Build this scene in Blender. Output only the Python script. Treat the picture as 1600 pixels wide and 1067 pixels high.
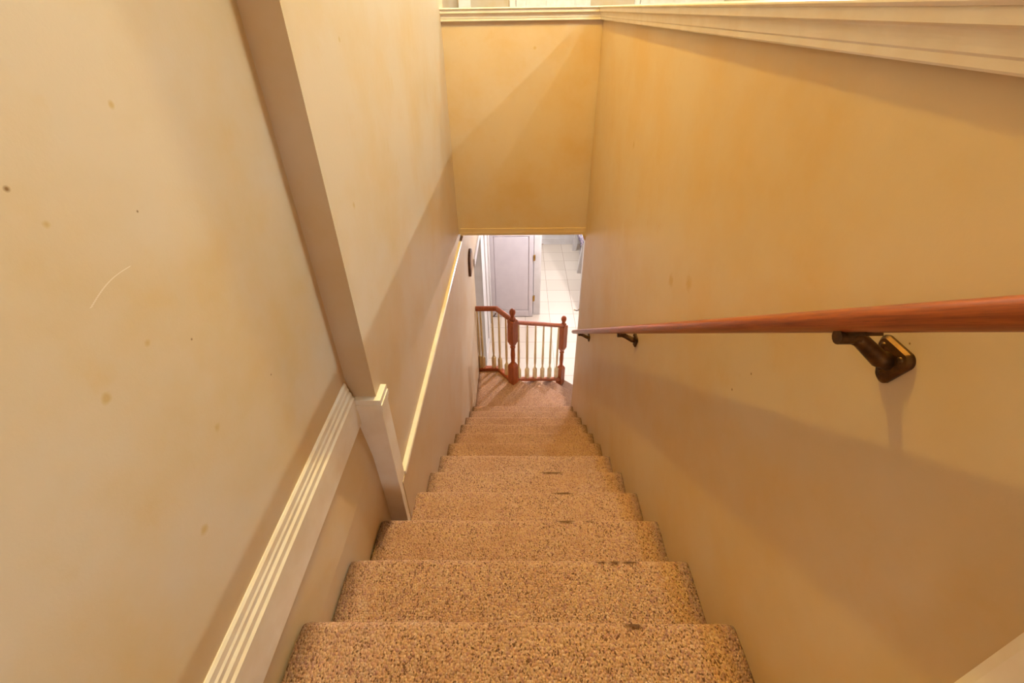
import bpy, bmesh, math, random
from mathutils import Vector, Matrix, noise
random.seed(7)
S = bpy.context.scene
COL = S.collection
for o in list(bpy.data.objects): bpy.data.objects.remove(o)

# ------------------------------------------------------------------ camera
R_ = (0.9998627937722712, 0.011529600057179495, -0.011893777887209914)
U_ = (0.002984605624964519, 0.58087158351693, 0.8139897392423309)
F_ = (-0.016293733739454166, 0.8139135530171836, -0.5807574730089764)
cd = bpy.data.cameras.new('camera'); cam = bpy.data.objects.new('camera', cd); COL.objects.link(cam)
cd.sensor_width = 36.0; cd.lens = 729.07 / 1600 * 36.0; cd.clip_start = 0.02
cam.matrix_world = Matrix(((R_[0], U_[0], -F_[0], 0), (R_[1], U_[1], -F_[1], 0), (R_[2], U_[2], -F_[2], 0), (0, 0, 0, 1)))
S.camera = cam

# ------------------------------------------------------------------ world, lamps, exposure
w = bpy.data.worlds.new('world'); S.world = w; w.use_nodes = True
w.node_tree.nodes['Background'].inputs[0].default_value = (1.0, 0.80, 0.58, 1)
w.node_tree.nodes['Background'].inputs[1].default_value = 0.02
S.view_settings.view_transform = 'Standard'; S.view_settings.look = 'None'
S.view_settings.exposure = -0.10; S.view_settings.gamma = 1.0
def lamp(name, loc, power, col, rad):
    d = bpy.data.lights.new(name, 'POINT'); d.energy = power; d.color = col; d.shadow_soft_size = rad
    o = bpy.data.objects.new(name, d); COL.objects.link(o); o.location = loc
    return o
lamp('stairwell_ceiling_lamp', (-0.18, 2.25, 2.0), 255, (1.0, 0.73, 0.14), 0.03)
lamp('loft_ceiling_bulb', (2.72, 2.0, 1.95), 255, (0.64, 0.88, 1.0), 0.02)
lamp('loft_ceiling_bulb', (1.75, 2.0, 1.95), 75, (0.64, 0.88, 1.0), 0.02)
lamp('loft_far_lamp', (0.40, 4.7, 1.95), 215, (0.64, 0.86, 1.0), 0.05)
lamp('landing_room_lamp', (0.15, -2.2, 0.25), 76, (1.0, 0.98, 0.98), 0.09)
lamp('lower_hall_lamp', (1.05, 5.75, -1.70), 200, (0.90, 0.90, 1.0), 0.025)
lamp('kitchen_lamp', (0.6, 7.9, -1.75), 145, (0.86, 0.90, 1.0), 0.12)
lamp('side_room_lamp', (-1.9, 5.2, -2.0), 90, (0.75, 0.86, 1.0), 0.3)

# ------------------------------------------------------------------ materials
def srgb(r, g, b):
    f = lambda c: (c / 255 / 12.92) if c / 255 <= 0.04045 else ((c / 255 + 0.055) / 1.055) ** 2.4
    return (f(r), f(g), f(b), 1)
class NT:
    def __init__(s, name, rough=0.5, spec=0.5, metal=0.0):
        s.m = bpy.data.materials.new(name); s.m.use_nodes = True; s.t = s.m.node_tree
        s.b = s.t.nodes['Principled BSDF']
        s.b.inputs['Roughness'].default_value = rough; s.b.inputs['Metallic'].default_value = metal
        s.b.inputs['Specular IOR Level'].default_value = spec
        s.tc = s.n('ShaderNodeTexCoord').outputs['Object']
    def n(s, t, **kw):
        x = s.t.nodes.new(t)
        for k, v in kw.items(): setattr(x, k, v)
        return x
    def l(s, a, b): s.t.links.new(a, b)
    def mapping(s, scale=(1, 1, 1), rot=(0, 0, 0), loc=(0, 0, 0), src=None):
        m = s.n('ShaderNodeMapping'); m.inputs['Scale'].default_value = scale
        m.inputs['Rotation'].default_value = rot; m.inputs['Location'].default_value = loc
        s.l(src or s.tc, m.inputs[0]); return m.outputs[0]
    def noise(s, scale, detail=3, rough=0.5, vec=None):
        x = s.n('ShaderNodeTexNoise'); x.inputs['Scale'].default_value = scale
        x.inputs['Detail'].default_value = detail; x.inputs['Roughness'].default_value = rough
        s.l(vec or s.tc, x.inputs['Vector']); return x.outputs['Fac']
    def ramp(s, fac, stops, interp='LINEAR'):
        r = s.n('ShaderNodeValToRGB'); r.color_ramp.interpolation = interp
        e = r.color_ramp.elements
        while len(e) < len(stops): e.new(0.5)
        for x, (p, c) in zip(e, stops): x.position = p; x.color = c
        s.l(fac, r.inputs[0]); return r.outputs[0]
    def mix(s, fac, a, b, mode='MIX'):
        x = s.n('ShaderNodeMix', data_type='RGBA', blend_type=mode)
        for sock, v in ((x.inputs[0], fac), (x.inputs[6], a), (x.inputs[7], b)):
            if hasattr(v, 'default_value') or hasattr(v, 'is_linked'): s.l(v, sock)
            else: sock.default_value = v
        return x.outputs[2]
    def math(s, op, a, b=0.0, clamp=False):
        x = s.n('ShaderNodeMath', operation=op, use_clamp=clamp)
        for sock, v in ((x.inputs[0], a), (x.inputs[1], b)):
            if hasattr(v, 'is_linked'): s.l(v, sock)
            else: sock.default_value = v
        return x.outputs[0]
    def blob(s, p, r, soft=0.5, stretch=(1, 1, 1), wob=0.0):
        """1 inside a spot of radius r round p, fading out: a stain with a place of its own"""
        v = s.n('ShaderNodeVectorMath', operation='SUBTRACT'); s.l(s.tc, v.inputs[0]); v.inputs[1].default_value = p
        k = s.n('ShaderNodeVectorMath', operation='MULTIPLY'); s.l(v.outputs[0], k.inputs[0]); k.inputs[1].default_value = stretch
        d = s.n('ShaderNodeVectorMath', operation='LENGTH'); s.l(k.outputs[0], d.inputs[0])
        dist = d.outputs['Value']
        if wob: dist = s.math('ADD', dist, s.math('MULTIPLY', s.math('SUBTRACT', s.noise(70, 2), 0.5), wob))
        mr = s.n('ShaderNodeMapRange'); s.l(dist, mr.inputs[0])
        mr.inputs[1].default_value = r * (1 - soft); mr.inputs[2].default_value = r
        mr.inputs[3].default_value = 1; mr.inputs[4].default_value = 0
        return mr.outputs[0]
    def color(s, c):
        if hasattr(c, 'is_linked'): s.l(c, s.b.inputs['Base Color'])
        else: s.b.inputs['Base Color'].default_value = c
    def bump(s, h, strength=0.3, dist=0.002):
        b = s.n('ShaderNodeBump'); b.inputs['Strength'].default_value = strength; b.inputs['Distance'].default_value = dist
        s.l(h, b.inputs['Height']); s.l(b.outputs[0], s.b.inputs['Normal'])

def paint(name, base, dirty, spots=(), rough=0.45, scuffs=()):
    t = NT(name, rough, 0.35)
    a = t.noise(2.3, 5, 0.6)
    c = t.mix(t.ramp(a, [(0.42, (0, 0, 0, 1)), (0.72, (1, 1, 1, 1))]), base, dirty)
    f = t.noise(9, 4, 0.65)
    c = t.mix(t.ramp(f, [(0.60, (0, 0, 0, 1)), (0.78, (.55, .55, .55, 1))]), c, dirty)
    for p, r, col in spots: c = t.mix(t.blob(p, r, 0.7, wob=r * 0.8), c, col)
    for p, r, st, col in scuffs: c = t.mix(t.blob(p, r, 0.6, st), c, col)
    t.color(c); t.bump(t.noise(160, 3, 0.6), 0.12, 0.0015)
    return t.m
DOT = srgb(120, 84, 40); SMUDGE = srgb(190, 156, 104); SCR = srgb(222, 204, 176)
X0 = -0.556
W_BASE, W_DIRT = srgb(202, 178, 147), srgb(198, 164, 114)
M = {}
M['paint_left'] = paint('yellow_paint_left', W_BASE, W_DIRT,
    spots=[((X0, .502, -.153), .0045, DOT), ((X0, .657, -.234), .0028, DOT), ((X0, .64, -.45), .003, DOT), ((X0, .6, -.62), .010, SMUDGE),
           ((X0, .47, -.74), .012, SMUDGE), ((X0, .52, -.20), .006, SMUDGE), ((X0, .56, -.40), .007, SMUDGE), ((X0, .46, -.42), .010, SMUDGE), ((X0, .70, -.10), .007, SMUDGE), ((X0, .80, -.66), .003, DOT)],
    scuffs=[((X0, .513 + .084 * i / 23, -.309 + .016 * i / 23 + .006 * math.sin(i / 23 * 3.14)), .0036, (1, .9, 4.5), SCR) for i in range(24)])
M['paint'] = paint('yellow_paint', W_BASE, W_DIRT,
    spots=[((.509, .50, -.362), .002, DOT), ((.509, 1.25, -.68), .03, SMUDGE), ((.509, 1.4, -.75), .03, SMUDGE), ((-.47, 1.45, -.06), .010, SMUDGE), ((-.47, 1.30, -.45), .012, SMUDGE),
           ((.1, 3.42, -.20), .012, SMUDGE), ((.509, 2.2, -.5), .02, SMUDGE), ((.509, .85, -.75), .004, DOT), ((.509, .80, -.66), .004, DOT)])
def plain(name, col, rough=0.4, spec=0.5, metal=0.0, var=None, nscale=8, bump=0.0):
    t = NT(name, rough, spec, metal)
    if var: t.color(t.mix(t.ramp(t.noise(nscale, 4), [(0.35, (0, 0, 0, 1)), (0.7, (1, 1, 1, 1))]), col, var))
    else: t.color(col)
    if bump: t.bump(t.noise(120, 2), bump, 0.001)
    return t.m
M['trim'] = plain('white_gloss_trim', srgb(236, 224, 206), 0.28, 0.5, var=srgb(228, 212, 188), nscale=14, bump=0.05)
M['white'] = plain('white_hall_paint', srgb(204, 196, 190), 0.4, var=srgb(197, 188, 180))
M['door'] = plain('pale_door_paint', srgb(196, 186, 185), 0.35, var=srgb(190, 180, 180))
M['baluster'] = plain('cream_baluster_paint', srgb(226, 206, 158), 0.35, var=srgb(214, 190, 140), nscale=20)
M['bronze'] = plain('dark_bronze', srgb(96, 66, 34), 0.45, 0.5, 0.85, var=srgb(60, 40, 20), nscale=60)
M['brass'] = plain('brass', srgb(186, 146, 66), 0.3, 0.5, 0.9, var=srgb(150, 110, 50), nscale=60)
M['plaque'] = plain('dark_brown_frame', srgb(110, 70, 36), 0.5, var=srgb(80, 48, 22), nscale=30)
M['plaque_in'] = plain('tan_panel', srgb(176, 132, 84), 0.6, var=srgb(150, 108, 60), nscale=40)
M['ceiling'] = plain('ceiling_paint', srgb(205, 200, 192), 0.8)

def wood(name, a, b, axis_scale, rough=0.3, tilt=0.0):
    t = NT(name, rough, 0.5)
    v = t.mapping(axis_scale, src=t.mapping(rot=(tilt, 0, 0)))
    g = t.noise(6, 6, 0.65, v)
    g2 = t.noise(30, 3, 0.6, v)
    c = t.mix(t.ramp(g, [(0.35, (0, 0, 0, 1)), (0.65, (1, 1, 1, 1))]), a, b)
    c = t.mix(t.ramp(g2, [(0.55, (0, 0, 0, 1)), (0.75, (.6, .6, .6, 1))]), c, (b[0] * .55, b[1] * .5, b[2] * .45, 1))
    t.color(c); t.bump(g2, 0.12, 0.001)
    return t.m
M['oak'] = wood('reddish_oak_handrail', srgb(158, 80, 30), srgb(116, 50, 14), (36, 1.2, 36), 0.3, math.atan2(0.1751644, 0.254))
M['newel'] = wood('stained_newel_wood', srgb(174, 88, 36), srgb(138, 62, 20), (14, 14, 1.5), 0.35)

def carpet():
    t = NT('flecked_berber_carpet', 0.95, 0.15)
    v = t.mapping((1.0, 0.72, 1.0))
    def vor(scale, feat='F1', rnd=1.0, vec=None):
        x = t.n('ShaderNodeTexVoronoi', feature=feat); x.inputs['Scale'].default_value = scale
        x.inputs['Randomness'].default_value = rnd; t.l(vec or v, x.inputs['Vector']); return x
    loops = vor(210, rnd=0.85)
    fl = vor(310)
    sep = t.n('ShaderNodeSeparateColor'); t.l(loops.outputs['Color'], sep.inputs[0])
    sep2 = t.n('ShaderNodeSeparateColor'); t.l(fl.outputs['Color'], sep2.inputs[0])
    c = t.ramp(sep.outputs[0], [(0.0, srgb(196, 158, 124)), (0.35, srgb(184, 138, 112)), (0.6, srgb(204, 168, 142)), (0.8, srgb(164, 120, 112)), (1.0, srgb(192, 156, 118))])
    patch = t.noise(11, 3)
    thr = t.math('ADD', sep2.outputs[1], t.math('MULTIPLY', t.math('SUBTRACT', patch, 0.5), 0.35))
    dk = t.ramp(thr, [(0.86, (0, 0, 0, 1)), (0.90, (.8, .8, .8, 1))])
    c = t.mix(dk, c, srgb(92, 60, 42))
    wear = t.noise(3.2, 4, 0.6)
    c = t.mix(t.ramp(wear, [(0.45, (0, 0, 0, 1)), (0.75, (.6, .6, .6, 1))]), c, srgb(166, 120, 90))
    Y0, RUN, Z0, RISE = 0.528245, 0.254, -1.198524, 0.1751644
    for k, x, r, st in ((0, .271, .026, (1, 1.6, 1.6)), (1, .25, .018, (1, 1.5, 1.5)), (1, .285, .016, (1, 1, 1)), (1, .335, .022, (.8, 2, 2)), (2, .17, .03, (.9, 2, 2)), (2, .26, .02, (1, 2, 2)), (3, .19, .04, (.8, 3, 3)), (4, .16, .05, (.8, 3, 3))):
        c = t.mix(t.math('MULTIPLY', t.blob((x, k * RUN - .008, (12 - k) * RISE), r * 1.25, 0.5, st, wob=.024), 0.82), c, srgb(84, 50, 24))
    # soil along the walls, where the tread is never trodden (wider on the narrower lower steps)
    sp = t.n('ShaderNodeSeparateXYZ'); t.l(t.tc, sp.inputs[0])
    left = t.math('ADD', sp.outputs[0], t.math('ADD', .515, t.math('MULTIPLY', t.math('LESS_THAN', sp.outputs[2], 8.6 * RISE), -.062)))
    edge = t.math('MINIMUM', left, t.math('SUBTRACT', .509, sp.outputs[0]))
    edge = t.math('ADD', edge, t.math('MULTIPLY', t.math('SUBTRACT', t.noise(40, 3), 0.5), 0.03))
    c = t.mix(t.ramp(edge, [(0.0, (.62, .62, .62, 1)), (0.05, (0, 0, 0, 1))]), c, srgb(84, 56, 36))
    t.color(c)
    h = t.math('SUBTRACT', 1.0, t.math('MULTIPLY', loops.outputs['Distance'], 1.0))
    t.bump(h, 0.9, 0.006)
    return t.m
M['carpet'] = carpet()

def tiles():
    t = NT('cream_floor_tile', 0.45, 0.4)
    TS = 0.386
    v = t.mapping((1 / TS, 1 / TS, 1 / TS), loc=(-0.478 / TS, -6.363 / TS, 0))
    br = t.n('ShaderNodeTexBrick'); br.offset = 0.0; br.squash = 1.0
    br.inputs['Scale'].default_value = 1.0; br.inputs['Mortar Size'].default_value = 0.009
    br.inputs['Mortar Smooth'].default_value = 0.2; br.inputs['Brick Width'].default_value = 1.0; br.inputs['Row Height'].default_value = 1.0
    br.inputs['Color1'].default_value = srgb(198, 182, 164); br.inputs['Color2'].default_value = srgb(190, 173, 154); br.inputs['Mortar'].default_value = srgb(142, 118, 98)
    t.l(v, br.inputs['Vector'])
    c = t.mix(t.ramp(t.noise(5, 4), [(0.4, (0, 0, 0, 1)), (0.7, (.5, .5, .5, 1))]), br.outputs['Color'], srgb(216, 194, 166), 'MULTIPLY')
    t.color(br.outputs['Color']); t.bump(t.math('SUBTRACT', 1.0, br.outputs['Fac']), 0.3, 0.002)
    return t.m
M['tile'] = tiles()
def floral():
    t = NT('purple_print_cloth', 0.9, 0.1)
    vo = t.n('ShaderNodeTexVoronoi'); vo.inputs['Scale'].default_value = 11; t.l(t.tc, vo.inputs['Vector'])
    d = t.math('ADD', vo.outputs['Distance'], t.math('MULTIPLY', t.noise(30, 2), 0.5))
    t.color(t.ramp(d, [(0.0, srgb(84, 72, 140)), (0.60, srgb(96, 84, 150)), (0.68, srgb(226, 214, 214)), (0.85, srgb(150, 132, 170)), (1, srgb(230, 220, 215))]))
    return t.m
M['floral'] = floral()

# ------------------------------------------------------------------ mesh helpers
def link(name, bm, mat, parent=None, smooth=False, bevel=0.0, seg=2):
    me = bpy.data.meshes.new(name); bmesh.ops.recalc_face_normals(bm, faces=bm.faces[:]); bm.to_mesh(me); bm.free()
    o = bpy.data.objects.new(name, me); COL.objects.link(o); me.materials.append(mat)
    if smooth:
        for p in me.polygons: p.use_smooth = True
    if bevel:
        b = o.modifiers.new('bevel', 'BEVEL'); b.width = bevel; b.segments = seg; b.limit_method = 'ANGLE'; b.angle_limit = math.radians(35)
    if parent: o.parent = parent
    return o
def box(bm, x0, x1, y0, y1, z0, z1):
    v = [bm.verts.new(p) for p in ((x0, y0, z0), (x1, y0, z0), (x1, y1, z0), (x0, y1, z0), (x0, y0, z1), (x1, y0, z1), (x1, y1, z1), (x0, y1, z1))]
    for f in ((0, 3, 2, 1), (4, 5, 6, 7), (0, 1, 5, 4), (1, 2, 6, 5), (2, 3, 7, 6), (3, 0, 4, 7)): bm.faces.new([v[i] for i in f])
def prism(bm, poly, f0, f1):
    """poly of 2-D points, f0/f1 map a 2-D point to the two end positions"""
    a = [bm.verts.new(f0(*p)) for p in poly]; b = [bm.verts.new(f1(*p)) for p in poly]
    n = len(poly)
    bm.faces.new(a); bm.faces.new(b[::-1])
    for i in range(n): bm.faces.new([a[i], b[i], b[(i + 1) % n], a[(i + 1) % n]])
def along_y(bm, poly, y0, y1): prism(bm, poly, lambda x, z: (x, y0, z), lambda x, z: (x, y1, z))
def along_x(bm, poly, x0, x1): prism(bm, poly, lambda y, z: (x0, y, z), lambda y, z: (x1, y, z))
def along_z(bm, poly, z0, z1): prism(bm, poly, lambda x, y: (x, y, z0), lambda x, y: (x, y, z1))
def tube(bm, pts, radii, seg=16, squash=None):
    pts = [Vector(p) for p in pts]
    if not hasattr(radii, '__len__'): radii = [radii] * len(pts)
    rings = []
    for i, p in enumerate(pts):
        d = (pts[min(i + 1, len(pts) - 1)] - pts[max(i - 1, 0)]).normalized()
        up = Vector((0, 0, 1)) if abs(d.z) < 0.95 else Vector((0, 1, 0))
        a = d.cross(up).normalized(); b = a.cross(d)
        rings.append([bm.verts.new(p + (a * math.cos(2 * math.pi * k / seg) + b * math.sin(2 * math.pi * k / seg)) * radii[i]) for k in range(seg)])
    for r0, r1 in zip(rings, rings[1:]):
        for k in range(seg): bm.faces.new([r0[k], r0[(k + 1) % seg], r1[(k + 1) % seg], r1[k]])
    bm.faces.new(rings[0]); bm.faces.new(rings[-1][::-1])
def sweep(bm, pts, prof):
    """prof of (side, up) points carried along a polyline, mitred in plan, up stays vertical"""
    pts = [Vector(p) for p in pts]; rings = []
    for i, p in enumerate(pts):
        d0 = (pts[i] - pts[i - 1]) if i else None; d1 = (pts[i + 1] - pts[i]) if i + 1 < len(pts) else None
        def side(d): return Vector((d.y, -d.x, 0)).normalized()
        if d0 is None: s = side(d1)
        elif d1 is None: s = side(d0)
        else:
            s = (side(d0) + side(d1)).normalized(); s = s / max(0.3, s.dot(side(d0)))
        rings.append([bm.verts.new(p + s * a + Vector((0, 0, b))) for a, b in prof])
    n = len(prof)
    for r0, r1 in zip(rings, rings[1:]):
        for k in range(n): bm.faces.new([r0[k], r0[(k + 1) % n], r1[(k + 1) % n], r1[k]])
    bm.faces.new(rings[0]); bm.faces.new(rings[-1][::-1])
def lathe(bm, prof, c=(0, 0, 0), seg=20, sq=False, rot=0.0):
    """(radius, z) profile about a vertical axis; sq makes it four-sided"""
    n = 4 if sq else seg; rings = []
    for r, z in prof:
        k = r * (math.sqrt(2) if sq else 1)
        rings.append([bm.verts.new((c[0] + k * math.cos(rot + (i + (0.5 if sq else 0)) * 2 * math.pi / n), c[1] + k * math.sin(rot + (i + (0.5 if sq else 0)) * 2 * math.pi / n), c[2] + z)) for i in range(n)])
    for a, b in zip(rings, rings[1:]):
        for i in range(n): bm.faces.new([a[i], a[(i + 1) % n], b[(i + 1) % n], b[i]])
    bm.faces.new(rings[0]); bm.faces.new(rings[-1][::-1])
def struct(name, bm, mat, label=None, **kw):
    o = link(name, bm, mat, **kw); o['kind'] = 'structure'
    if label: o['label'] = label
    return o
def thing(name, label, cat, loc=(0, 0, 0), group=None):
    o = bpy.data.objects.new(name, None); COL.objects.link(o); o.location = loc; o.empty_display_size = 0.05
    o['label'] = label; o['category'] = cat
    if group: o['group'] = group
    return o
def part(name, bm, mat, par, label=None, **kw):
    """bm in world coordinates; kept where it is under its thing"""
    base = Vector((0, 0, 0)); q = par
    while q: base += q.location; q = q.parent
    bmesh.ops.translate(bm, verts=bm.verts[:], vec=-base)
    o = link(name, bm, mat, par, **kw)
    if label: o['label'] = label
    return o
def B(*a): bm = bmesh.new(); box(bm, *a); return bm

# ------------------------------------------------------------------ dimensions (metres, origin at the lens)
Y0, RUN, Z0, RISE = 0.528245, 0.254, -1.198524, 0.1751644
XR, XL, XLU, XN = 0.509, -0.453, -0.470, -0.556     # right wall, left lower wall, left upper wall, left near wall
YJ, YB = 1.131, 3.42                               # jog in the left wall, wall over the opening
ZF, ZC = Z0 + RISE, 2.20                           # upper floor and ceiling
ZL, ZH = Z0 - 12 * RISE, -4.0                      # landing and lower hall floor
HEAD = -1.42

# ------------------------------------------------------------------ setting: walls
bm = bmesh.new()
along_y(bm, [(XN, ZC), (XN, -.955), (-.545, -1.11), (-.543, -1.14), (-.526, -1.30), (-.522, -1.5), (-.522, -4.1), (-.75, -4.1), (-.75, ZC)], -2.5, YJ + .002)
struct('wall_left', bm, M['paint_left'], 'pale yellow painted wall at the near left of the stairs')
struct('wall_left_upper', B(-.75, XLU, YJ, YB + .12, -1.475, ZC), M['paint'], 'pale yellow upper wall beyond the corner on the left of the stairs')
bm = bmesh.new()
along_x(bm, [(YJ + .02, -1.49), (YB + .12, -1.49), (YB + .12, HEAD + .02), (4.96, HEAD + .02), (4.96, -2.08), (4.2, -2.08), (4.2, ZH - .1), (YJ + .02, ZH - .1)], -.57, XL)
struct('wall_left_lower', bm, M['paint'], 'lower left wall of the stairs below the white ledge')
struct('wall_right', B(XR, .63, .215, 3.41, -4.1, -.06), M['paint'], 'yellow half wall carrying the handrail')
struct('wall_right_light_block', B(XR, .63, -.45, .215, -4.1, ZC), M['paint'], 'end of the right wall beside the top of the stairs, made full height to block light')  # unseen upper part added to block light from the landing room lamp
struct('wall_back', B(XLU - .002, .63, YB, YB + .12, HEAD, -.06), M['paint'], 'yellow wall over the opening at the bottom of the stairs')
struct('wall_loft_far', B(-2.0, 3.6, 7.0, 7.12, ZF, ZC), M['paint'], 'far wall of the upper hall with white doors')
struct('wall_loft_left', B(-.87, -.75, YB + .12, 7.0, ZF, ZC), M['paint'])
struct('wall_loft_right', B(3.4, 3.5, -2.5, 7.0, ZF, ZC), M['paint'])
# lower hall
struct('wall_hall_left', B(-.57, XL, 4.96, 6.4, ZH - .1, HEAD + .02), M['white'], 'white wall between the side doorway and the pale door')
struct('floor', B(-2.6, 3.2, 3.3, 9.1, ZH - .08, ZH), M['tile'], 'cream tile floor of the lower hall')
struct('ceiling_lower', B(-2.6, 3.2, YB + .125, 9.1, HEAD + .02, HEAD + .1), M['ceiling'])
struct('wall_hall_far', B(-2.6, .30, 6.40, 6.5, ZH, HEAD + .02), M['white'], 'white wall holding the closed pale door')
struct('wall_hall_right', B(.98, 3.2, 6.40, 6.5, ZH, HEAD + .02), M['white'])
struct('wall_hall_header', B(.30, .98, 6.40, 6.5, -2.0, HEAD + .02), M['white'])
struct('wall_kitchen_far', B(-2.6, 3.2, 9.1, 9.2, ZH, HEAD + .02), M['white'], 'white wall at the far end of the tiled room')
struct('wall_hall_side', B(3.2, 3.3, 3.3, 9.2, ZH, HEAD + .02), M['white'])
struct('wall_side_room', B(-2.7, -2.6, 3.3, 9.2, ZH, HEAD + .02), M['white'])
struct('wall_side_room_near', B(-2.6, -.57, 3.9, 4.0, ZH, HEAD + .02), M['white'])
struct('wall_hall_near', B(.63, 3.2, 3.3, 3.4, ZH, HEAD + .02), M['white'])
# upper floor and ceiling
struct('floor_upper_landing', B(-.556, XR, -2.5, Y0 - RUN - .03, ZF - .2, ZF), M['carpet'])
struct('floor_upper_hall', B(.63, 3.4, -2.5, 7.0, ZF - .25, ZF), M['carpet'])
struct('floor_upper_far', B(-.75, .63, YB + .12, 7.0, ZF - .25, ZF), M['carpet'])
struct('ceiling', B(-.9, 3.5, -2.5, 7.1, ZC, ZC + .08), M['ceiling'])

# ------------------------------------------------------------------ setting: trim
# cap along the half walls (one moulded profile, mitred at the corner)
OH = .034
prof = [(0, -.061), (.014, -.061), (.016, -.058), (.016, -.048), (.018, -.045)]
for i in range(9):
    a = i / 8 * math.pi / 2
    prof.append((.018 + .009 * (1 - math.cos(a)), -.043 + .022 * math.sin(a)))
prof += [(.030, -.019), (.030, -.004), (OH, -.003), (OH + .003, .001), (OH + .003, .004), (OH, .0075), (-.15, .0075), (-.15, -.016), (-.121, -.016), (-.121, -.06)]
bm = bmesh.new()
# profile side is measured from the wall face into the stairwell
def cap_ring(corner, dirv):
    return [bm.verts.new((corner[0] + dirv[0] * a, corner[1] + dirv[1] * a, b)) for a, b in prof]
r0 = cap_ring((XR, .215), (-1, 0)); r1 = cap_ring((XR, YB), (-1, -1)); r2 = cap_ring((XLU, YB), (0, -1))
for a, b in ((r0, r1), (r1, r2)):
    for k in range(len(prof)): bm.faces.new([a[k], a[(k + 1) % len(prof)], b[(k + 1) % len(prof)], b[k]])
bm.faces.new(r0); bm.faces.new(r2[::-1])
struct('trim_1', bm, M['trim'], 'white moulded cap along the top of the half walls')
# baseboard on the near left wall
bm = bmesh.new()
along_y(bm, [(XN - .004, -.955), (-.553, -.955), (-.549, -.960), (-.548, -.975), (-.545, -.980), (-.545, -.992), (-.540, -.998), (-.539, -1.012), (-.534, -1.018), (-.534, -1.132), (-.548, -1.132)], -2.5, YJ - .016)
struct('baseboard_left', bm, M['trim'], 'white moulded baseboard running level along the near left wall')
# boxed corner board with its cap
bm = bmesh.new()
along_z(bm, [(-.546, YJ - .016), (XL - .002, YJ - .016), (XL - .002, YJ + .062), (XLU, YJ + .062), (XLU, YJ), (-.546, YJ)], -1.76, -1.03)
struct('trim_2', bm, M['trim'], 'white corner board standing on the stairs at the left', bevel=.002)
bm = bmesh.new()
for e, z0, z1 in ((.003, -1.082, -1.066), (.007, -1.066, -1.046), (.004, -1.046, -1.026)):
    along_z(bm, [(-.548, YJ - .016 - e), (XL - .002 + e, YJ - .016 - e), (XL - .002 + e, YJ + .062), (XLU, YJ + .062), (XLU, YJ), (-.548, YJ)], z0, z1)
struct('trim_3', bm, M['trim'], 'moulded cap on the white corner board')
# ledge on top of the lower left wall
bm = bmesh.new()
along_y(bm, [(XLU - .01, -1.494), (XL - .001, -1.494), (XL + .004, -1.490), (XL + .004, -1.480), (XL + .001, -1.475), (XLU - .01, -1.475)], YJ + .062, YB + .001)
struct('trim_4', bm, M['trim'], 'narrow white ledge along the lower left wall')
# painted trim under the wall above the opening
bm = bmesh.new()
for e, z0, z1 in ((.010, -1.398, -1.372), (.014, -1.422, -1.398)):
    box(bm, XL, XR, YB - e, YB + .12, z0, z1)
prism(bm, [(XR, -1.422), (XR - .026, -1.422), (XR, -1.475)], lambda x, z: (x, YB - .014, z), lambda x, z: (x, YB + .12, z))
struct('trim_5', bm, M['paint'], 'yellow painted trim along the top of the opening')
# corner casing at the end of the right wall
bm = bmesh.new()
along_z(bm, [(XR, .215), (XR - .010, .215), (XR - .012, .205), (XR - .012, .165), (XR - .007, .158), (XR - .015, .150), (XR - .015, .110), (XR, .105)], ZF, -.06)
struct('trim_6', bm, M['trim'], 'white corner casing low on the right wall')
# lower hall trims
bm = bmesh.new()
box(bm, XL - .002, XL + .014, 4.96, 5.045, ZH, -1.995); box(bm, XL - .002, XL + .014, 4.19, 4.96, -2.08, -1.995)
struct('trim_7', bm, M['white'], 'white casing of the side doorway in the lower hall')
bm = bmesh.new(); box(bm, XL - .002, XL + .012, 5.05, 5.55, ZH, ZH + .10)
struct('baseboard_hall_left', bm, M['white'])
bm = bmesh.new(); box(bm, .985, 3.1, 9.086, 9.1, ZH, ZH + .13); box(bm, -.6, .985, 9.086, 9.1, ZH, ZH + .13); box(bm, -.6, 3.1, 9.080, 9.086, ZH, ZH + .02)
struct('baseboard_kitchen', bm, M['white'], 'white baseboard at the far end of the tiled room')
bm = bmesh.new(); box(bm, .215, .31, 6.345, 6.51, ZH, -2.0); box(bm, .295, .325, 6.36, 6.505, ZH, -2.0)
struct('trim_8', bm, M['white'], 'white casing between the pale door and the tiled doorway', bevel=.004)
bm = bmesh.new(); box(bm, XL - .002, XL + .016, 5.55, 5.66, ZH, -2.0); box(bm, XL - .002, XL + .022, 6.10, 6.24, ZH, -2.0)
struct('trim_20', bm, M['white'], 'white casing at the left of the pale door', bevel=.004)
bm = bmesh.new(); box(bm, .955, 1.05, 6.37, 6.51, ZH, -2.0)
struct('trim_9', bm, M['white'], 'white casing at the right of the tiled doorway', bevel=.004)

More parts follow.
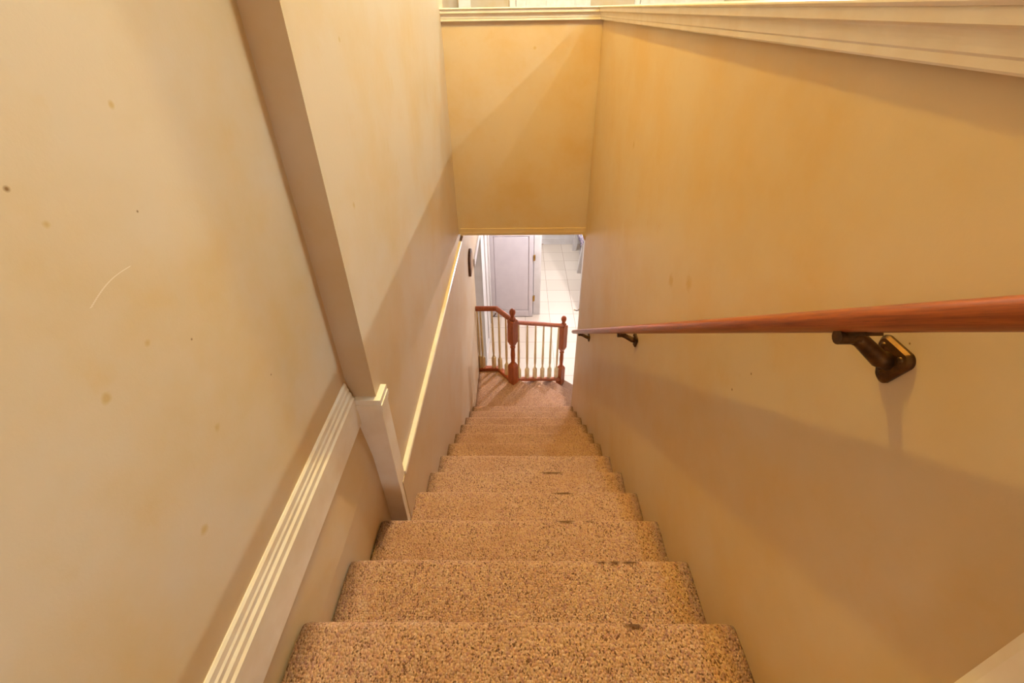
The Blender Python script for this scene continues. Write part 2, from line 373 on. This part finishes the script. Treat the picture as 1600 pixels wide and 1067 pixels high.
# ------------------------------------------------------------------ doors
def panel_door(name, x0, x1, y, z0, z1, rows, mat, label, cols=2, stile=.10, gap=.03):
    """a framed door facing -Y; rows is a list of (z from, z to) as fractions"""
    d = thing(name, label, 'door', ((x0 + x1) / 2, y, z0)); d['kind'] = 'structure'; del d['category']
    bm = bmesh.new()
    box(bm, x0, x1, y - .012, y + .025, z0, z1)
    H = z1 - z0; zs = [z0] + [z0 + f * H for r in rows for f in r] + [z1]
    xs = []
    wcol = (x1 - x0 - stile * (cols + 1)) / cols
    for c in range(cols): xs.append((x0 + stile + c * (wcol + stile), x0 + stile + c * (wcol + stile) + wcol))
    sl = [x0] + [v for p in xs for v in p] + [x1]
    for i in range(0, len(sl), 2): box(bm, sl[i], sl[i + 1], y - .026, y - .010, z0, z1)
    for i in range(0, len(zs), 2):
        for a, b in xs: box(bm, a, b, y - .026, y - .010, zs[i], zs[i + 1])
    part('door_leaf', bm, mat, d, bevel=.004)
    for a, b in xs:
        for r in rows:
            bm = bmesh.new(); za, zb = z0 + r[0] * H, z0 + r[1] * H
            g = gap
            v0 = [(a + g * .3, y - .012, za + g * .3), (b - g * .3, y - .012, za + g * .3), (b - g * .3, y - .012, zb - g * .3), (a + g * .3, y - .012, zb - g * .3)]
            v1 = [(a + g, y - .021, za + g), (b - g, y - .021, za + g), (b - g, y - .021, zb - g), (a + g, y - .021, zb - g)]
            A = [bm.verts.new(p) for p in v0]; C = [bm.verts.new(p) for p in v1]
            for i in range(4): bm.faces.new([A[i], A[(i + 1) % 4], C[(i + 1) % 4], C[i]])
            bm.faces.new(C); bm.faces.new(A[::-1])
            part('door_panel', bm, mat, d)
    return d
d1 = panel_door('door_1', -.448, .208, 6.30, ZH + .012, -2.06, [(.055, .70), (.76, .95)], M['door'], 'closed pale lavender panel door in the lower hall', cols=1, stile=.066, gap=.02)
for z in (-3.66, -2.975, -2.25):
    bm = bmesh.new(); lathe(bm, [(.007, -.045), (.008, -.044), (.008, .044), (.007, .045)], (.216, 6.268, z), 12); box(bm, .205, .216, 6.266, 6.274, z - .042, z + .042); box(bm, .216, .236, 6.268, 6.3, z - .042, z + .042)
    part('hinge', bm, M['brass'], d1, 'brass hinge')
SIX = [(.09, .40), (.47, .80), (.85, .95)]
panel_door('door_2', -.03, .80, 6.985, ZF + .01, ZF + 2.03, SIX, M['trim'], 'white six panel door of the upper hall behind the back half wall')
panel_door('door_3', 1.47, 2.40, 6.985, ZF + .01, ZF + 2.03, SIX, M['trim'], 'white six panel door of the upper hall behind the right half wall')
for n, (a, b) in enumerate(((-.11, -.035), (.80, .87), (1.40, 1.465), (2.40, 2.47), (-.73, -.58))):
    struct('trim_%d' % (10 + n), B(a, b, 6.965, 7.0, ZF, ZF + 2.05), M['trim'], bevel=.005)

# ------------------------------------------------------------------ carpeted staircase
stair = thing('carpeted_staircase', 'steep straight staircase covered in flecked beige carpet turning at the bottom', 'staircase', (0, Y0, ZL))
def step_mesh(x0, x1, yn, zt, back, drop, nx):
    """one carpeted step: tread, rounded nosing, riser; fine grid with loop-pile relief"""
    pr = []
    yb = yn - back; n = 26
    for i in range(n): pr.append((yb + (yn - .022 - yb) * i / n, zt - .0025 * (i / n) ** 3))
    for i in range(9):
        a = math.pi / 2 - i / 8 * math.pi * 0.95
        pr.append((yn - .022 + .022 * math.cos(a), zt - .0245 + .022 * math.sin(a)))
    pr.append((yn - .024, zt - .055))
    for i in range(1, 9): pr.append((yn - .024, zt - .055 - (drop - .055) * i / 8))
    bm = bmesh.new(); rows = []
    for j in range(nx + 1):
        x = x0 + (x1 - x0) * j / nx
        e = min(x - x0, x1 - x) / .02; e = 0 if e < 0 else min(1, e); e = 1 - (1 - e) ** 2
        row = []
        for (y, z) in pr:
            q = Vector((x, y, z))
            wob = noise.noise(q * 5) * .004 + noise.noise(q * 85) * .0016
            dn = .003 * (1 - e) * max(0, min(1, (y - (yn - .06)) / .04))
            row.append(bm.verts.new((x, y + wob * .5 - dn, z + wob * .6 - dn)))
        row.append(bm.verts.new((x, yn - .10, zt - drop))); row.append(bm.verts.new((x, yb, zt - .05)))
        rows.append(row)
    m = len(rows[0])
    for a, b in zip(rows, rows[1:]):
        for k in range(m): bm.faces.new([a[k], b[k], b[(k + 1) % m], a[(k + 1) % m]])
    bm.faces.new(rows[0]); bm.faces.new(rows[-1][::-1])
    return bm
XS = {0: -.53, 1: -.524, 2: -.519, 3: -.516}
for k in range(0, 13):
    xa = XS.get(k, XL) - .002
    nx = 120 if k < 4 else (80 if k < 7 else 48)
    bm = step_mesh(xa, XR + .002, Y0 + (k - 1) * RUN, Z0 - (k - 1) * RISE, RUN + .022, RISE + .012, nx)
    part('step', bm, M['carpet'], stair, smooth=True)
# landing and the turned lower flight (45 degrees to the right)
RA, RB = Vector((-.07, 3.865)), Vector((.505, 4.478))       # the two newel posts in plan
U2 = (RB - RA).normalized(); V2 = Vector((U2.y, -U2.x))
RUN2 = .279
P1 = Vector((-.012, 3.928))                                  # where the landing edge meets the stringer
def hit_wall(p, yw): return p + V2 * ((p.y - yw) / -V2.y)
e1 = hit_wall(P1, 3.415)
bm = bmesh.new()
along_z(bm, [(XL - .002, Y0 + 11 * RUN - .03), (XR, Y0 + 11 * RUN - .03), (XR, 3.40), (P1 + V2 * .70)[:], (P1 - V2 * .075)[:], (RA + Vector((-.05, .03)))[:], (-.235, 4.125), (XL - .002, 4.125)], ZL - RISE, ZL)
part('landing', bm, M['carpet'], stair, bevel=.015, seg=3)
for j in range(1, 4):
    p = P1 + U2 * (RUN2 * (j - 1) - .03) - V2 * .075; q = P1 + U2 * (RUN2 * j) - V2 * .075
    zt = ZL - j * RISE
    bm = bmesh.new()
    lo = min((p.y - 3.415) / -V2.y, .95) if V2.y < 0 else .9
    L1 = (p.y - 3.415) / abs(V2.y); L2 = (q.y - 3.415) / abs(V2.y)
    along_z(bm, [p[:], q[:], (q + V2 * min(L2, 1.0))[:], (p + V2 * min(L1, 1.0))[:]], max(zt - RISE - .01, ZH), zt)
    part('step', bm, M['carpet'], stair, bevel=.015, seg=3)

# ------------------------------------------------------------------ balustrade on the landing
bal = thing('balustrade', 'low landing balustrade with reddish wood posts and cream turned spindles', 'railing', (RA.x, RA.y, ZL))
def newel(p, z0, zt, rot):
    h = zt - z0; bm = bmesh.new(); s = .038
    # lower block, turned waist, upper block
    lathe(bm, [(s, 0), (s, .235), (s * .6, .268)], (p.x, p.y, z0), sq=True, rot=rot)
    lathe(bm, [(.026, .255), (.027, .270), (.020, .282), (.022, .31), (.025, .37), (.022, .44), (.018, .458), (.028, .467), (.028, .482), (.018, .490), (.022, .502), (.022, .525)], (p.x, p.y, z0), 20)
    lathe(bm, [(s * .6, .50), (s, .545), (s, h - .14), (s * .85, h - .13)], (p.x, p.y, z0), sq=True, rot=rot)
    o = part('newel_post', bm, M['newel'], bal, bevel=.003)
    bm = bmesh.new()
    prof = [(.030, h - .13), (.034, h - .118), (.026, h - .106), (.018, h - .096), (.020, h - .088)]
    for i in range(1, 9): prof.append((.031 * math.sin(.6 + i / 8 * (math.pi - .6)) + .0005, h - .046 - .042 * math.cos(.6 + i / 8 * (math.pi - .6))))
    lathe(bm, prof, (p.x, p.y, z0), 20)
    bs = Vector((bal.location)); bmesh.ops.translate(bm, verts=bm.verts[:], vec=-bs)
    link('finial', bm, M['newel'], o, smooth=True)
rot = math.atan2(U2.y, U2.x)
newel(RA, ZL, -2.363, rot); newel(RB, ZL - 3 * RISE, -2.836, rot)
ZR = -2.497                                                 # centre of the level top rail
railp = [(-.030, -.012), (-.026, .006), (-.014, .020), (0, .024), (.014, .020), (.026, .006), (.030, -.012), (.020, -.024), (-.020, -.024)]
lowp = [(-.03, -.018), (.03, -.018), (.03, .012), (.024, .018), (-.024, .018), (-.03, .012)]
CA = Vector((-.235, 4.085))
A0 = Vector((XL + .002, 4.085))
def rail(pts, prof, name): bm = bmesh.new(); sweep(bm, pts, prof); part(name, bm, M['newel'], bal, bevel=.003)
dl = (RA - CA).normalized()
rail([(A0.x, A0.y, ZR), (CA.x, CA.y, ZR), ((RA - dl * .03).x, (RA - dl * .03).y, ZR)], railp, 'top_rail')
rail([(A0.x, A0.y, ZL + .019), (CA.x, CA.y, ZL + .019), ((RA - dl * .03).x, (RA - dl * .03).y, ZL + .019)], lowp, 'bottom_rail')
ra, rb = RA + U2 * .03, RB - U2 * .03
TA, TB = -2.535, -2.955; BA, BB = ZL + .03, ZL - 3 * RISE + .075
rail([(ra.x, ra.y, TA), (rb.x, rb.y, TB)], railp, 'top_rail')
rail([(ra.x, ra.y, BA), (rb.x, rb.y, BB)], lowp, 'bottom_rail')
def baluster(x, y, z0, z1):
    bm = bmesh.new(); h = z1 - z0
    lathe(bm, [(.0175, 0), (.0175, .135), (.010, .155)], (x, y, z0), sq=True, rot=rot)
    lathe(bm, [(.010, .15), (.013, .165), (.009, .18), (.013, .22), (.014, .30), (.012, .5 * h + .1), (.009, h - .01), (.009, h)], (x, y, z0), 14)
    part('baluster', bm, M['baluster'], bal, smooth=False)
for px in (-.438, -.405, -.285): baluster(px, 4.085, ZL + .036, ZR - .022)
for t in (.12, .58): p = CA.lerp(RA, t); baluster(p.x, p.y, ZL + .036, ZR - .022)
for i in range(6):
    t = .105 + i * .158
    p = RA.lerp(RB, t); baluster(p.x, p.y, BA + (BB - BA) * t + .016, TA + (TB - TA) * t - .02)

# ------------------------------------------------------------------ handrail with its wall brackets
XH = .443; SL = -RISE / RUN
def zr(y): return -.2255 + SL * (y - .358)
hr = thing('handrail', 'sloping reddish oak handrail fixed along the yellow right wall', 'handrail', (XR, .51, -.39))
bm = bmesh.new()
dr = Vector((0, RUN, -RISE)).normalized(); nr = Vector((0, RISE, RUN)).normalized()
ring = []
for i in range(24):
    a = 2 * math.pi * i / 24
    ca, sa = math.cos(a), math.sin(a)
    ring.append((.026 * math.copysign(abs(ca) ** .8, ca), 0.0155 * math.copysign(abs(sa) ** .75, sa) - (.002 if sa < -.8 else 0)))
stations = [(-.28, .9), (-.274, 1)] + [(-.274 + (3.10 + .274) * i / 12, 1) for i in range(1, 13)] + [(3.108, .9)]
rs = []
for y, k in stations:
    c = Vector((XH, y, zr(y)))
    rs.append([bm.verts.new(c + Vector((1, 0, 0)) * a * k + nr * b * k) for a, b in ring])
for a, b in zip(rs, rs[1:]):
    for k in range(24): bm.faces.new([a[k], a[(k + 1) % 24], b[(k + 1) % 24], b[k]])
bm.faces.new(rs[0]); bm.faces.new(rs[-1][::-1])
part('rail', bm, M['oak'], hr, smooth=True)
def bracket(y, z):
    # rosette on the wall
    bm = bmesh.new()
    out = []
    # three-lobed plate: a rounded triangle, one lobe down, two up
    lobes = [(.000, -.024), (.019, .014), (-.019, .014)]
    for i in range(28):
        a = 2 * math.pi * i / 28; d = (math.sin(a), math.cos(a))
        m = max(lobes, key=lambda q: q[0] * d[0] + q[1] * d[1])
        out.append((m[0] + d[0] * .0125, m[1] + d[1] * .0125))
    lay = [(0, 1.0), (.004, 1.0), (.008, .86), (.010, .55)]
    rr = [[bm.verts.new((XR - d, y + p[0] * k, z + p[1] * k)) for p in out] for d, k in lay]
    for a, b in zip(rr, rr[1:]):
        for k in range(28): bm.faces.new([a[k], a[(k + 1) % 28], b[(k + 1) % 28], b[k]])
    bm.faces.new(rr[-1]); bm.faces.new(rr[0][::-1])
    pl = part('bracket', bm, M['bronze'], hr, 'dark bronze wall bracket')
    def sub(name, bm, **kw):
        bmesh.ops.translate(bm, verts=bm.verts[:], vec=-Vector(hr.location)); return link(name, bm, M['bronze'], pl, **kw)
    for dy, dz in ((0, -.022), (.017, .013), (-.017, .013)):
        bm = bmesh.new(); tube(bm, [(XR - .002, y + dy, z + dz), (XR - .0085, y + dy, z + dz), (XR - .0115, y + dy, z + dz)], [.0055, .0055, .003], 12); sub('screw', bm, smooth=True)
    ye = y + .012; ze = zr(ye) - .0275
    bm = bmesh.new(); tube(bm, [(XR - .006, y, z), (XR - .02, y, z + .002), (XH + .018, ye, ze - .006), (XH + .004, ye, ze)], [.015, .012, .0105, .0100], 14); sub('arm', bm, smooth=True)
    bm = bmesh.new()
    c = Vector((XH, ye, ze)); tube(bm, [c - Vector((.016, 0, 0)), c + Vector((.012, 0, 0))], [.0105, .0105], 14)
    a = Vector((XH, ye, zr(ye) - .0195)); 
    tube(bm, [c, a], [.009, .009], 12); sub('saddle', bm)
    bm = bmesh.new()
    vs = []
    for s in (-1, 1):
        for t in (-1, 1): vs.append(Vector((XH + s * .011, 0, 0)) + Vector((0, ye, zr(ye))) + dr * t * .03)
    lo = [bm.verts.new(v - nr * .0215) for v in vs]; hi = [bm.verts.new(v - nr * .0160) for v in vs]
    for f in ((0, 1, 3, 2),): bm.faces.new([lo[i] for i in f]); bm.faces.new([hi[i] for i in f[::-1]])
    for a_, b_ in ((0, 1), (1, 3), (3, 2), (2, 0)): bm.faces.new([lo[a_], lo[b_], hi[b_], hi[a_]])
    sub('rail_plate', bm)
for y, z in ((.508, -.396), (1.669, -1.184), (2.792, -1.957)): bracket(y, z)

# ------------------------------------------------------------------ small things
# arched plaque on the lower left wall
pq = thing('wall_plaque', 'small dark arched plaque hanging on the lower left wall above the balustrade', 'plaque', (XL, 3.87, -2.0))
def arch(k, yc, z0, z1, hw):
    pts = [(yc - hw * k, z0 + (1 - k) * .05), (yc + hw * k, z0 + (1 - k) * .05)]
    for i in range(11):
        a = i / 10 * math.pi; pts.append((yc + hw * k * math.cos(a), z1 - .11 + .11 * k * math.sin(a)))
    return pts
bm = bmesh.new(); along_x(bm, arch(1, 3.85, -1.955, -1.74, .11), XL, XL + .022); part('frame', bm, M['plaque'], pq, bevel=.004)
bm = bmesh.new(); along_x(bm, arch(.7, 3.85, -1.955, -1.74, .11), XL + .02, XL + .024); part('panel', bm, M['plaque_in'], pq, 'tan centre panel')
# spring door stops
def door_stop(loc, vec, label):
    t = thing('door_stop', label, 'door stop', loc, 'spring door stops in the lower hall')
    a = Vector(loc); v = Vector(vec); L = v.length; d = v.normalized()
    up = Vector((0, 0, 1)); s = d.cross(up).normalized(); u2 = s.cross(d)
    pts = []
    for i in range(90):
        f = i / 89; ang = f * 2 * math.pi * 11
        sag = -.012 * math.sin(f * math.pi * 1.2)
        pts.append(a + d * L * f + (s * math.cos(ang) + u2 * math.sin(ang)) * .007 + up * sag)
    bm = bmesh.new(); tube(bm, pts, .0022, 6); part('spring', bm, M['bronze'], t, smooth=True)
    bm = bmesh.new(); e = pts[-1]; tube(bm, [e - d * .002, e + d * .012, e + d * .016], [.011, .011, .006], 12); part('tip', bm, M['plaque_in'], t, 'tan rubber tip')
    bm = bmesh.new(); tube(bm, [a - d * .004, a + d * .004], [.012, .012], 12); part('base', bm, M['brass'], t)
door_stop((-.378, 6.268, ZH + .07), (-.05, -.085, -.01), 'wire spring door stop at the foot of the pale door behind the balustrade')
door_stop((.955, 6.40, ZH + .06), (-.07, -.03, 0), 'wire spring door stop at the right edge of the tiled doorway')
door_stop((.34, 9.02, ZH + .05), (.14, -.05, 0), 'wire spring door stop near the baseboard at the far end of the tiles')
# table with printed cloth in the far room
tb = thing('dining_table', 'white table at the right edge of the far tiled room', 'table', (1.55, 8.3, ZH))
bm = bmesh.new(); box(bm, 1.12, 2.2, 7.75, 8.85, ZH + .72, ZH + .75); part('tabletop', bm, M['white'], tb, bevel=.006)
for x, y in ((1.15, 7.80), (2.13, 7.80), (1.15, 8.78), (2.13, 8.78)):
    bm = bmesh.new()
    sx = -.05 if x < 1.5 else .05
    prism(bm, [(-.04, -.04), (.05, -.04), (.05, .05), (-.04, .05)], lambda a, b: (x + a * .9 + sx, y + b * .9, ZH), lambda a, b: (x + a + .04, y + b + .04, ZH + .72))
    part('leg', bm, M['white'], tb, bevel=.006)
bm = bmesh.new()
zt = ZH + .753
N = 28; grid = {}
for i in range(N + 1):
    for j in range(N + 1):
        s, t = -1 + 2 * i / N, -1 + 2 * j / N
        # square cloth laid turned over the table, corners hang in points
        x, y = 1.66 + s * .72, 8.30 + t * .72
        ox = max(0, 1.10 - x, x - 2.22); oy = max(0, 7.73 - y, y - 8.87)
        o = ox + oy
        X = min(max(x, 1.10), 2.22); Yy = min(max(y, 7.73), 8.87)
        grid[i, j] = bm.verts.new((X - (.01 if x < 1.1 else 0) + .012 * math.sin(9 * y) * (ox > 0), Yy - (.01 if y < 7.73 else 0) + .012 * math.sin(9 * x) * (oy > 0), zt + .002 - o * 1.25))
for i in range(N):
    for j in range(N): bm.faces.new([grid[i, j], grid[i + 1, j], grid[i + 1, j + 1], grid[i, j + 1]])
tc = link('tablecloth', bm, M['floral'], smooth=True)
tc['label'] = 'purple and white printed cloth hanging over the edge of the far white table'; tc['category'] = 'tablecloth'
so = tc.modifiers.new('solid', 'SOLIDIFY'); so.thickness = .002; so.offset = 1
